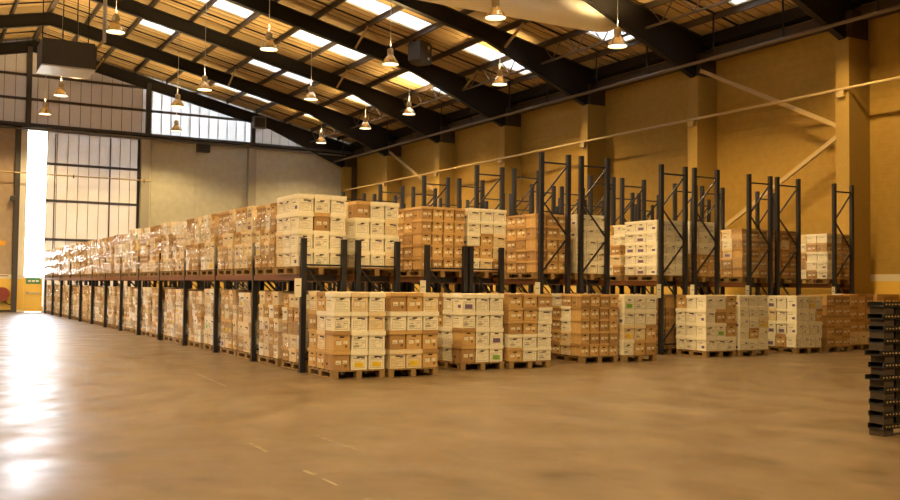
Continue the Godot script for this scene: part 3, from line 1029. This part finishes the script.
func pallet_mesh(w: float, d: float) -> Array:
	var key := "pallet%.2f_%.2f" % [w, d]
	if cache.has(key): return cache[key]
	var parts := []
	for k in 6:
		parts.append(["deck_board", Vector3(w, 0.022, 0.12), Vector3(0, 0.133, -d / 2 + 0.06 + k * (d - 0.12) / 5.0)])
	for x in [-w / 2 + 0.06, 0.0, w / 2 - 0.06]:
		parts.append(["stringer_board", Vector3(0.1, 0.022, d), Vector3(x, 0.111, 0)])
		parts.append(["bottom_board", Vector3(0.1, 0.022, d), Vector3(x, 0.011, 0)])
		for z in [-d / 2 + 0.07, 0.0, d / 2 - 0.07]:
			parts.append(["block", Vector3(0.1, 0.078, 0.14), Vector3(x, 0.061, z)])
	var st := begin()
	for p in parts: abox(st, p[2], p[1])
	cache[key] = [parts, st.commit()]
	return cache[key]

var cands := []       # boxes on faces that the picture shows
var hidden := []      # boxes behind them

const LAYER := ["bottom", "second", "third", "fourth", "fifth", "sixth"]

# one pallet load. x0: aisle-side edge; df: depth of the face towards the camera; pat: rows from the top, one letter for each box of the front face (W C B), "" = random by mix
func stack_on(desc: String, x0: float, df: float, yb: float, w: float, d: float, layers: int, bh: float, nx: int, nz: int, mix: Array, faces: String, pat := [], turned := false, fine := true, film := 0, show := true) -> void:
	var cx := x0 + w / 2
	var cd := df + d / 2
	var pw := minf(w + 0.02, 1.0)
	var pd := d
	var pm := pallet_mesh(snappedf(pw, 0.05), snappedf(pd, 0.05))
	if fine:
		var p := thing("wooden_pallet", V(cx, yb, cd), "wooden pallet under the " + desc, "pallet", "wooden pallets carrying box loads")
		for q in pm[0]:
			put(box_mesh(q[1]), q[0], p, M.pallet_wood, q[2])
	elif show:
		var p := put(pm[1], "wooden_pallet", self, M.pallet_wood, V(cx, yb, cd))
		tag(p, "wooden pallet under the " + desc, "pallet", "wooden pallets carrying box loads")
	var y := yb + 0.146
	var bw := w / nx
	var bd := d / nz
	var bulge := rng.randf_range(-0.004, 0.004)
	for l in layers:
		var ox := rng.randf_range(-0.008, 0.008) + bulge * l * 0.5
		var oz := rng.randf_range(-0.012, 0.012)
		var nzl := nz
		if turned and rng.randf() < 0.45: nzl = nz + (1 if nz == 3 else -1)
		bd = d / nzl
		for ix in nx:
			for iz in nzl:
				var outer := ix == 0 or iz == 0 or ix == nx - 1 or iz == nzl - 1 or l == layers - 1
				if not outer: continue
				var r := rng.randf()
				var kind := 0 if r < mix[0] else (1 if r < mix[0] + mix[1] else 2)
				var style: int = [0, 1, 6, 7, 0, 1, 6, 2, 7, 3, 4, 5][rng.randi_range(0, 11)] if rng.randf() < 0.5 else [0, 1, 6, 7, 3][rng.randi_range(0, 4 if kind == 2 else 3)]
				var row: int = layers - 1 - l
				if iz == 0 and row < pat.size():
					var ch: String = pat[row][mini(ix, pat[row].length() - 1)]
					kind = {"W": 0, "C": 1, "B": 2, "Y": 0, "G": 0, "P": 0, "R": 0}[ch]
					style = {"Y": 4, "G": 3, "P": 5}.get(ch, [0, 1, 2, 6, 7][style % 5])
				if kind == 0 and mix[0] > 0.8 and ix == 0 and iz > 0 and rng.randf() < 0.55: style = 5
				var at := V(x0 + (ix + 0.5) * bw + ox + rng.randf_range(-0.002, 0.002), y + l * bh, df + (iz + 0.5) * bd + oz + rng.randf_range(-0.002, 0.002))
				if turned and ix == 0: at.x += rng.randf_range(-0.02, 0.0)
				var turn := 0.0
				var sw := bw
				var sd := bd
				if turned or (ix == 0 and iz > 0 and "L" in faces):
					turn = -PI / 2
					sw = bd
					sd = bw
				var shown := ("F" in faces and iz == 0) or ("L" in faces and ix == 0)
				var where: String
				if "F" in faces and iz == 0:
					where = (["outer", "middle", "inner"] if nx == 3 else ["outer", "second", "third", "inner"])[ix] + " column"
				else:
					where = (["front", "centre", "rear"] if nzl < 4 else ["front", "second", "third", "rear"])[iz] + " column"
				var rec := {"kind": kind, "style": style, "w": snappedf(sw, 0.01), "h": bh, "d": snappedf(sd, 0.01), "at": at, "turn": turn, "desc": desc, "layer": LAYER[mini(l, 5)] if l < layers - 1 else "top", "where": where}
				if shown: cands.append(rec)
				else: hidden.append(rec)
	if film > 0: wind_film(desc, x0, df, y, w, d, layers * bh, film)

# stretch film: crumpled bands wound round a load
func wind_film(desc: String, x0: float, df: float, y: float, w: float, d: float, h: float, bands: int) -> void:
	var t := thing("stretch_film", V(x0 + w / 2, y, df + d / 2), "crumpled clear stretch film wound round the " + desc, "film", "clear film on box loads")
	for k in bands:
		var y0 := h * (k + rng.randf_range(0.05, 0.3)) / bands
		var bh := h * rng.randf_range(0.35, 0.6) / bands
		var tilt := rng.randf_range(-0.05, 0.05)
		var st := begin()
		var per := []
		var e := 0.055
		var corners := [Vector2(-w / 2 - e, -d / 2 - e), Vector2(w / 2 + e, -d / 2 - e), Vector2(w / 2 + e, d / 2 + e), Vector2(-w / 2 - e, d / 2 + e)]
		for c in 4:
			var a: Vector2 = corners[c]
			var b: Vector2 = corners[(c + 1) % 4]
			for s in 18: per.append(a.lerp(b, s / 18.0))
		var rows := 9
		var off := rng.randf() * 100.0
		var P := func(i: int, r: int) -> Vector3:
			var v: Vector2 = per[i % per.size()]
			var out := v.normalized()
			var j := 0.024 * noise.get_noise_3d(v.x * 8.0 + off, r * 0.22, v.y * 8.0)
			v += out * j
			return Vector3(v.x, y0 + bh * r / rows + tilt * v.y + 0.04 * noise.get_noise_2d(i * 0.4 + off, r * 3.0), v.y)
		for i in per.size():
			for r in rows:
				var a: Vector3 = P.call(i, r)
				var b: Vector3 = P.call(i + 1, r)
				var c: Vector3 = P.call(i + 1, r + 1)
				var q: Vector3 = P.call(i, r + 1)
				var o := Vector3(a.x, 0, a.z)
				var n1 := (b - a).cross(c - a).normalized()
				if n1.dot(o) < 0: n1 = -n1
				var n2 := (c - a).cross(q - a).normalized()
				if n2.dot(o) < 0: n2 = -n2
				tri(st, a, b, c, n1)
				tri(st, a, c, q, n2)
		put(st.commit(), "film_band", t, M.stretch_film)

func make_loads() -> void:
	var brown := [0.04, 0.06]
	var mixed := [0.25, 0.35]
	var white := [0.85, 0.1]
	var creamy := [0.2, 0.45]
	# --- stacks on the floor at the row ends
	stack_on("corner floor stack by first post", 6.39, 15.04, 0.0, 1.0, 1.17, 4, 0.335, 3, 3, [0.2, 0.5], "FL", ["WCW", "WWC", "BWW", "BYY"])
	stack_on("floor stack beside the corner stack", 7.44, 15.0, 0.0, 0.98, 1.17, 4, 0.335, 3, 3, mixed, "F", ["BBC", "WRW", "BBB", "CCB"])
	stack_on("white floor stack with brown corner", 9.31, 15.66, 0.0, 0.96, 1.15, 4, 0.33, 3, 3, [0.6, 0.3], "FL", ["PWW", "WWW", "BWP", "BWG"])
	stack_on("floor stack brown above white", 10.34, 15.62, 0.0, 1.06, 1.15, 5, 0.265, 3, 3, [0.3, 0.2], "F", ["BBB", "BBW", "BBW", "WWW", "BWW"])
	stack_on("all brown floor stack", 12.57, 16.2, 0.0, 1.05, 1.08, 5, 0.265, 4, 3, [0.2, 0.1], "FL", ["BBBB", "BBBB", "BBBB", "BBBB", "BBBB"])
	stack_on("narrow floor stack white on top", 13.68, 16.1, 0.0, 0.95, 1.1, 4, 0.33, 3, 3, mixed, "FL", ["GWW", "WWW", "CCB", "WBB"])
	stack_on("patchy white and brown floor stack", 16.49, 16.46, 0.0, 1.02, 1.02, 4, 0.33, 3, 3, [0.6, 0.1], "FL", ["WWB", "WBB", "WGB", "WWW"])
	stack_on("small-box white floor stack", 17.56, 16.42, 0.0, 1.02, 1.02, 5, 0.265, 3, 3, white, "FL", ["WWW", "WWW", "WWC", "WBW", "WWW"])
	stack_on("broad white floor stack", 19.75, 16.58, 0.0, 1.0, 1.0, 4, 0.33, 4, 3, white, "FL", ["WWCW", "WWWB", "WWWW", "WWWW"])
	stack_on("brown floor stack before wall rack", 21.05, 16.68, 0.0, 0.96, 0.92, 5, 0.27, 3, 3, brown, "FL", ["BBB", "BBB", "BBB", "BBB", "BBB"])
	stack_on("floor stack by the yellow dado", 22.40, 17.0, 0.0, 1.0, 0.6, 4, 0.345, 3, 2, brown, "FL", ["BBB", "BBB", "BBB", "CCC"])
	stack_on("last floor stack by side wall", 23.56, 17.0, 0.0, 0.98, 0.78, 4, 0.345, 3, 2, brown, "F", ["BBB", "BBB", "BBB", "CCC"])
	# --- loads on the beams at the row ends
	var Y := 1.80
	stack_on("white beam load at corner post", 6.28, 16.54, Y, 0.98, 1.17, 4, 0.336, 3, 3, [0.55, 0.42], "FL", ["WWW", "WBW", "WWW", "WWW"], false, true, 0)
	stack_on("cream beam load, second low rack", 7.45, 16.52, Y, 0.93, 1.17, 4, 0.318, 3, 3, [0.6, 0.35], "FL", ["BWW", "WWC", "WWW", "WWC"])
	stack_on("brown beam load, third low rack", 9.12, 17.02, Y, 1.05, 1.2, 5, 0.258, 4, 3, brown, "FL", ["BBBB", "BBBB", "BBBB", "BBBB", "BBBB"])
	stack_on("white-topped beam load, fourth low rack", 10.22, 17.02, Y, 0.98, 1.2, 5, 0.262, 3, 3, mixed, "F", ["WWW", "WWW", "WBC", "BBC", "WCB"])
	stack_on("brown beam load, first tall rack", 12.30, 17.5, Y, 0.96, 1.2, 5, 0.265, 3, 3, brown, "FL", ["BBB", "BBB", "BBB", "BBB", "BBB"])
	stack_on("white beam load, second tall rack", 13.43, 17.5, Y, 0.96, 1.2, 5, 0.272, 3, 3, white, "FL", ["WWW", "WWW", "WWW", "WWW", "WWW"])
	stack_on("white beam load, third tall rack", 16.04, 17.68, Y, 0.98, 1.2, 5, 0.272, 3, 3, white, "FL", ["WWW", "WWW", "WWW", "WWW", "WWW"])
	stack_on("white-over-brown load, fourth tall rack", 17.14, 17.68, Y, 0.98, 1.2, 5, 0.275, 3, 3, [0.5, 0.2], "FL", ["WWW", "WWW", "WWW", "BBB", "BBB"])
	stack_on("loose brown load, fifth tall rack", 19.22, 17.88, Y, 0.98, 1.1, 5, 0.255, 3, 3, [0.1, 0.1], "FL", ["BBB", "BBB", "BBB", "BBB", "BBB"], false, true, 2)
	stack_on("brown beam load, sixth tall rack", 20.30, 17.8, Y, 0.98, 1.2, 5, 0.255, 3, 3, brown, "FL", ["BBB", "BCB", "BBB", "BBB", "BBB"])
	stack_on("mixed beam load by wall column", 22.58, 17.88, Y, 0.98, 1.1, 5, 0.255, 3, 3, [0.4, 0.1], "FL", ["WWB", "BBB", "WCC", "WBB", "WBB"], false, true, 2)
	# --- the long aisle face of the first rack: two loads a bay, floor and beam level
	var nth := ["first", "second", "third", "fourth", "fifth", "sixth", "seventh", "eighth", "ninth", "tenth", "eleventh", "twelfth", "thirteenth", "fourteenth", "fifteenth", "sixteenth", "seventeenth", "eighteenth", "nineteenth", "twentieth", "twenty-first", "twenty-second", "twenty-third", "twenty-fourth", "twenty-fifth", "twenty-sixth"]
	for k in 26:
		var d0: float = 16.44 + RB * (k / 2) + (0.10 if k % 2 == 0 else 1.44)
		var five := rng.randf() < 0.45
		var lay := 5 if five else 4
		var mixk: Array = [creamy, mixed, [0.1, 0.3], [0.05, 0.2]][rng.randi_range(0, 3)]
		stack_on("%s floor load along aisle" % nth[k], 6.435 + rng.randf_range(0, 0.03), d0 + 0.02, 0.0, 0.87, 1.18, lay, rng.randf_range(0.255, 0.268) if five else rng.randf_range(0.31, 0.335), 3, 4 if k % 3 == 0 else 3, mixk, "L", [], true, k < 8, (3 if k > 7 else 2) if k > 1 else 1)
		if k == 0: continue
		five = rng.randf() < 0.5
		lay = 5 if five else 4
		stack_on("%s beam load along aisle" % nth[k], 6.32 + rng.randf_range(0, 0.03), d0 + 0.02, Y, 0.95, 1.18, lay, rng.randf_range(0.25, 0.268) if five else rng.randf_range(0.31, 0.34), 3, 4 if k % 3 == 1 else 3, mixk, "L", [], true, k < 8, 3 if k > 5 else 2)
	# --- further loads inside the rows, seen down the gaps
	for r in range(1, ROWS.size()):
		var q: Array = ROWS[r]
		var left: bool = r in [2, 4, 6, 8, 10]
		for k in (6 if left else 4):
			var d0: float = q[2] + RB * (k / 2) + (0.10 if k % 2 == 0 else 1.44)
			var mixk: Array = brown if rng.randf() < 0.65 else mixed
			if r == 10 and k > 3: continue
			for lv in 2:
				if lv == 1 and k == 0: continue
				var nm := "%s %s load in %s" % [nth[k], "floor" if lv == 0 else "beam", ["", "second low rack", "third low rack", "fourth low rack", "first tall rack", "second tall rack", "third tall rack", "fourth tall rack", "fifth tall rack", "sixth tall rack", "rack by the wall"][r]]
				stack_on(nm, (q[0] + q[1]) / 2 - (0.47 if r > 1 else 0.36), d0, Y * lv, 0.94 if r > 1 else 0.84, 1.22, 5, 0.26, 3, 3, mixk, "L" if left and k < 4 and lv == 1 else "", [], true, false, 0, left or k < 2)
	place_boxes()

func place_boxes() -> void:
	# the 300 of each colour that show largest become objects; the rest is one mass for each colour
	var lists := [[], []]
	for c in cands:
		c.dist = (c.at - Vector3(0, 1.6, 0)).length() / (c.w + c.h)
		lists[0 if c.kind < 2 else 1].append(c)
	for li in 2:
		var arr: Array = lists[li]
		arr.sort_custom(func(a, b): return a.dist < b.dist)
		for k in arr.size():
			if k < 300: place_box(arr[k])
			else: hidden.append(arr[k])
	var mass := begin()
	for c in hidden:
		var b := Basis(Vector3.UP, c.turn)
		for p in carton(c.kind, c.style, c.w, c.h, c.d):
			if p[0] in ["body", "lid", "label"]:
				mass.append_from(p[1], 0, Transform3D(b, c.at))
	var o := put(mass.commit(), "carton_mass", self, M.printed_board)
	tag(o, "brown and white cartons packed deep in the racks", "cartons", "", "stuff")

func place_box(c: Dictionary) -> void:
	var col: String = ["white", "cream", "brown"][c.kind]
	var lab := "%s%s carton, %s layer, %s of %s" % [label_words(c.kind, c.style), col, c.layer, c.where, c.desc]
	var t := thing("archive_box" if c.kind < 2 else "brown_carton", c.at, lab, "box", "boxes of the " + c.desc, c.turn)
	for p in carton(c.kind, c.style, c.w, c.h, c.d):
		put(p[1], p[0], t, M.printed_board if p[2] else M.hand_hole)

# ------------------------------------------------------------------ hung equipment, stacked steel
func make_extras() -> void:
	# big grey unit heater under the ridge
	var h := thing("unit_heater", V(5.03, 9.5, 37.2), "large grey box heater hung under the ridge", "heater")
	block("casing", h, M.heater_grey, -0.84, 0.98, 0.06, 1.02, 0.0, 1.6)
	block("outlet_tray", h, M.heater_pale, -0.86, 1.0, 0.0, 0.058, -0.02, 1.62)
	block("end_cap", h, M.heater_grey, 0.98, 1.06, 0.1, 0.96, 0.1, 1.5)
	for x in [-0.8, -0.1, 0.4, 0.8]:
		var st := begin()
		tube(st, V(x, 1.02, 0.4), V(x, yt(5.03 + x) - 9.5 + 0.195, 0.4), 0.02, 6)
		put(st.commit(), "hanger_rod", h, M.steel_black)
	for x in [1.35]:
		var st := begin()
		tube(st, V(x, 1.2, 0.3), V(x, yt(6.4) - 9.5 + 0.195, 0.3), 0.07, 10)
		put(st.commit(), "flue_pipe", h, M.galvanised)
		st = begin()
		tube(st, V(1.0, 0.8, 0.5), V(x, 1.3, 0.3), 0.06, 8)
		put(st.commit(), "flue_elbow", h, M.pipe_paint)
		st = begin()
		bar(st, V(1.35, 0.6, 0.3), V(1.05, 0.1, 0.5), 0.05, 0.05)
		put(st.commit(), "stay", h, M.pipe_paint)
	# smaller heater between rafters
	h = thing("hung_loudspeaker", V(18.45, 10.78, 34.2), "small dark angular speaker cabinet hung between two rafters", "loudspeaker", "", 0.45)
	var st := begin()
	prism(st, PackedVector2Array([Vector2(-0.42, 0.12), Vector2(-0.22, 0.0), Vector2(0.30, 0.0), Vector2(0.42, 0.10), Vector2(0.42, 0.82), Vector2(0.3, 0.92), Vector2(-0.3, 0.92), Vector2(-0.42, 0.8)]), 0.0, 0.6)
	put(st.commit(), "cabinet", h, M.heater_grey)
	block("lamp_window", h, M.sign_white, 0.12, 0.26, 0.62, 0.76, -0.02, 0.0)
	block("lamp_window", h, M.sign_white, 0.14, 0.24, 0.18, 0.28, -0.02, 0.0)
	block("slot", h, M.steel_grey, 0.10, 0.28, 0.52, 0.55, -0.02, 0.0)
	for x in [-0.3, 0.35]:
		st = begin()
		tube(st, V(x, 0.92, 0.3), V(x, 1.18, 0.3), 0.012, 6)
		put(st.commit(), "hanger_wire", h, M.steel_black)
	# pale fabric air duct across the bay behind the second frame
	var du := thing("air_duct", V(3.0, 10.71, 24.97), "large pale fabric air duct slung across below the roof", "duct")
	st = begin()
	lathe(st, Vector3.ZERO, [Vector2(0.0, 0.0), Vector2(0.3, 0.02), Vector2(0.5, 0.14), Vector2(0.5, 6.0), Vector2(0.5, 12.0), Vector2(0.5, 16.9), Vector2(0.42, 17.5), Vector2(0.22, 17.9), Vector2(0.0, 18.0)], 32, Basis(Vector3.BACK, -PI / 2))
	put(st.commit(), "fabric_tube", du, M.duct_fabric)
	for k in 5:
		var x := 1.5 + k * 3.4
		st = begin()
		tube(st, Vector3(x, 0.5, 0), Vector3(x, yt(3.0 + x) - 10.71 + 0.19, 0), 0.015, 6)
		put(st.commit(), "sling_wire", du, M.steel_grey)
	# stacked perforated uprights lying on timber spacers at the right
	for k in 11:
		var y := 0.135 * k
		var ox := rng.randf_range(-0.02, 0.02) + (-0.05 if k in [4, 6] else 0.0)
		var sp := put(box_mesh(Vector3(0.17, 0.078, 0.18)), "timber_spacer", self, M.spacer_wood, V(9.52 + rng.randf_range(-0.02, 0.02), y + 0.039, 6.82))
		tag(sp, "%s timber spacer up in the pile of black rack posts" % ["lowest", "second", "third", "fourth", "fifth", "sixth", "seventh", "eighth", "ninth", "tenth", "topmost"][k], "spacer", "timber spacers in the post pile")
		var sp2 := thing("timber_spacer", V(11.6, y, 6.82), "%s far timber spacer in the pile of black rack posts" % ["lowest", "second", "third", "fourth", "fifth", "sixth", "seventh", "eighth", "ninth", "tenth", "topmost"][k], "spacer", "timber spacers in the post pile")
		put(box_mesh(Vector3(0.17, 0.078, 0.18)), "block", sp2, M.spacer_wood, Vector3(0, 0.039, 0))
		var p := thing("rack_post", V(9.42 + ox, y + 0.078, 6.72), "%s black perforated rack post lying in the pile" % ["lowest", "second", "third", "fourth", "fifth", "sixth", "seventh", "eighth", "ninth", "tenth", "topmost"][k], "rack post", "black rack posts piled flat")
		st = begin()
		abox(st, V(1.3, 0.028, 0.006), Vector3(2.6, 0.056, 0.012))
		abox(st, V(1.3, 0.028, 0.194), Vector3(2.6, 0.056, 0.012))
		abox(st, V(1.3, 0.006, 0.1), Vector3(2.6, 0.012, 0.18))
		put(st.commit(), "channel", p, M.plastic_black)
		if k > 0:  # black box added to stand for the dark gap between layers
			var ib := put(box_mesh(Vector3(1.75, 0.074, 0.16)), "dark_gap_filler", self, M.plastic_black, V(10.53, y + 0.038, 6.82))
			tag(ib, "%s black filler added for the dark gaps between the timber spacers" % ["", "lowest", "second", "third", "fourth", "fifth", "sixth", "seventh", "eighth", "ninth", "topmost"][k], "beam", "black fillers in the post pile")
		st = begin()
		for j in 46:
			abox(st, V(0.05 + j * 0.055, 0.03, -0.0015), Vector3(0.016, 0.016, 0.003))
		var holes := put(st.commit(), "punched_holes", p, M.hole_pale)
		holes.set_meta("kind", "stuff")
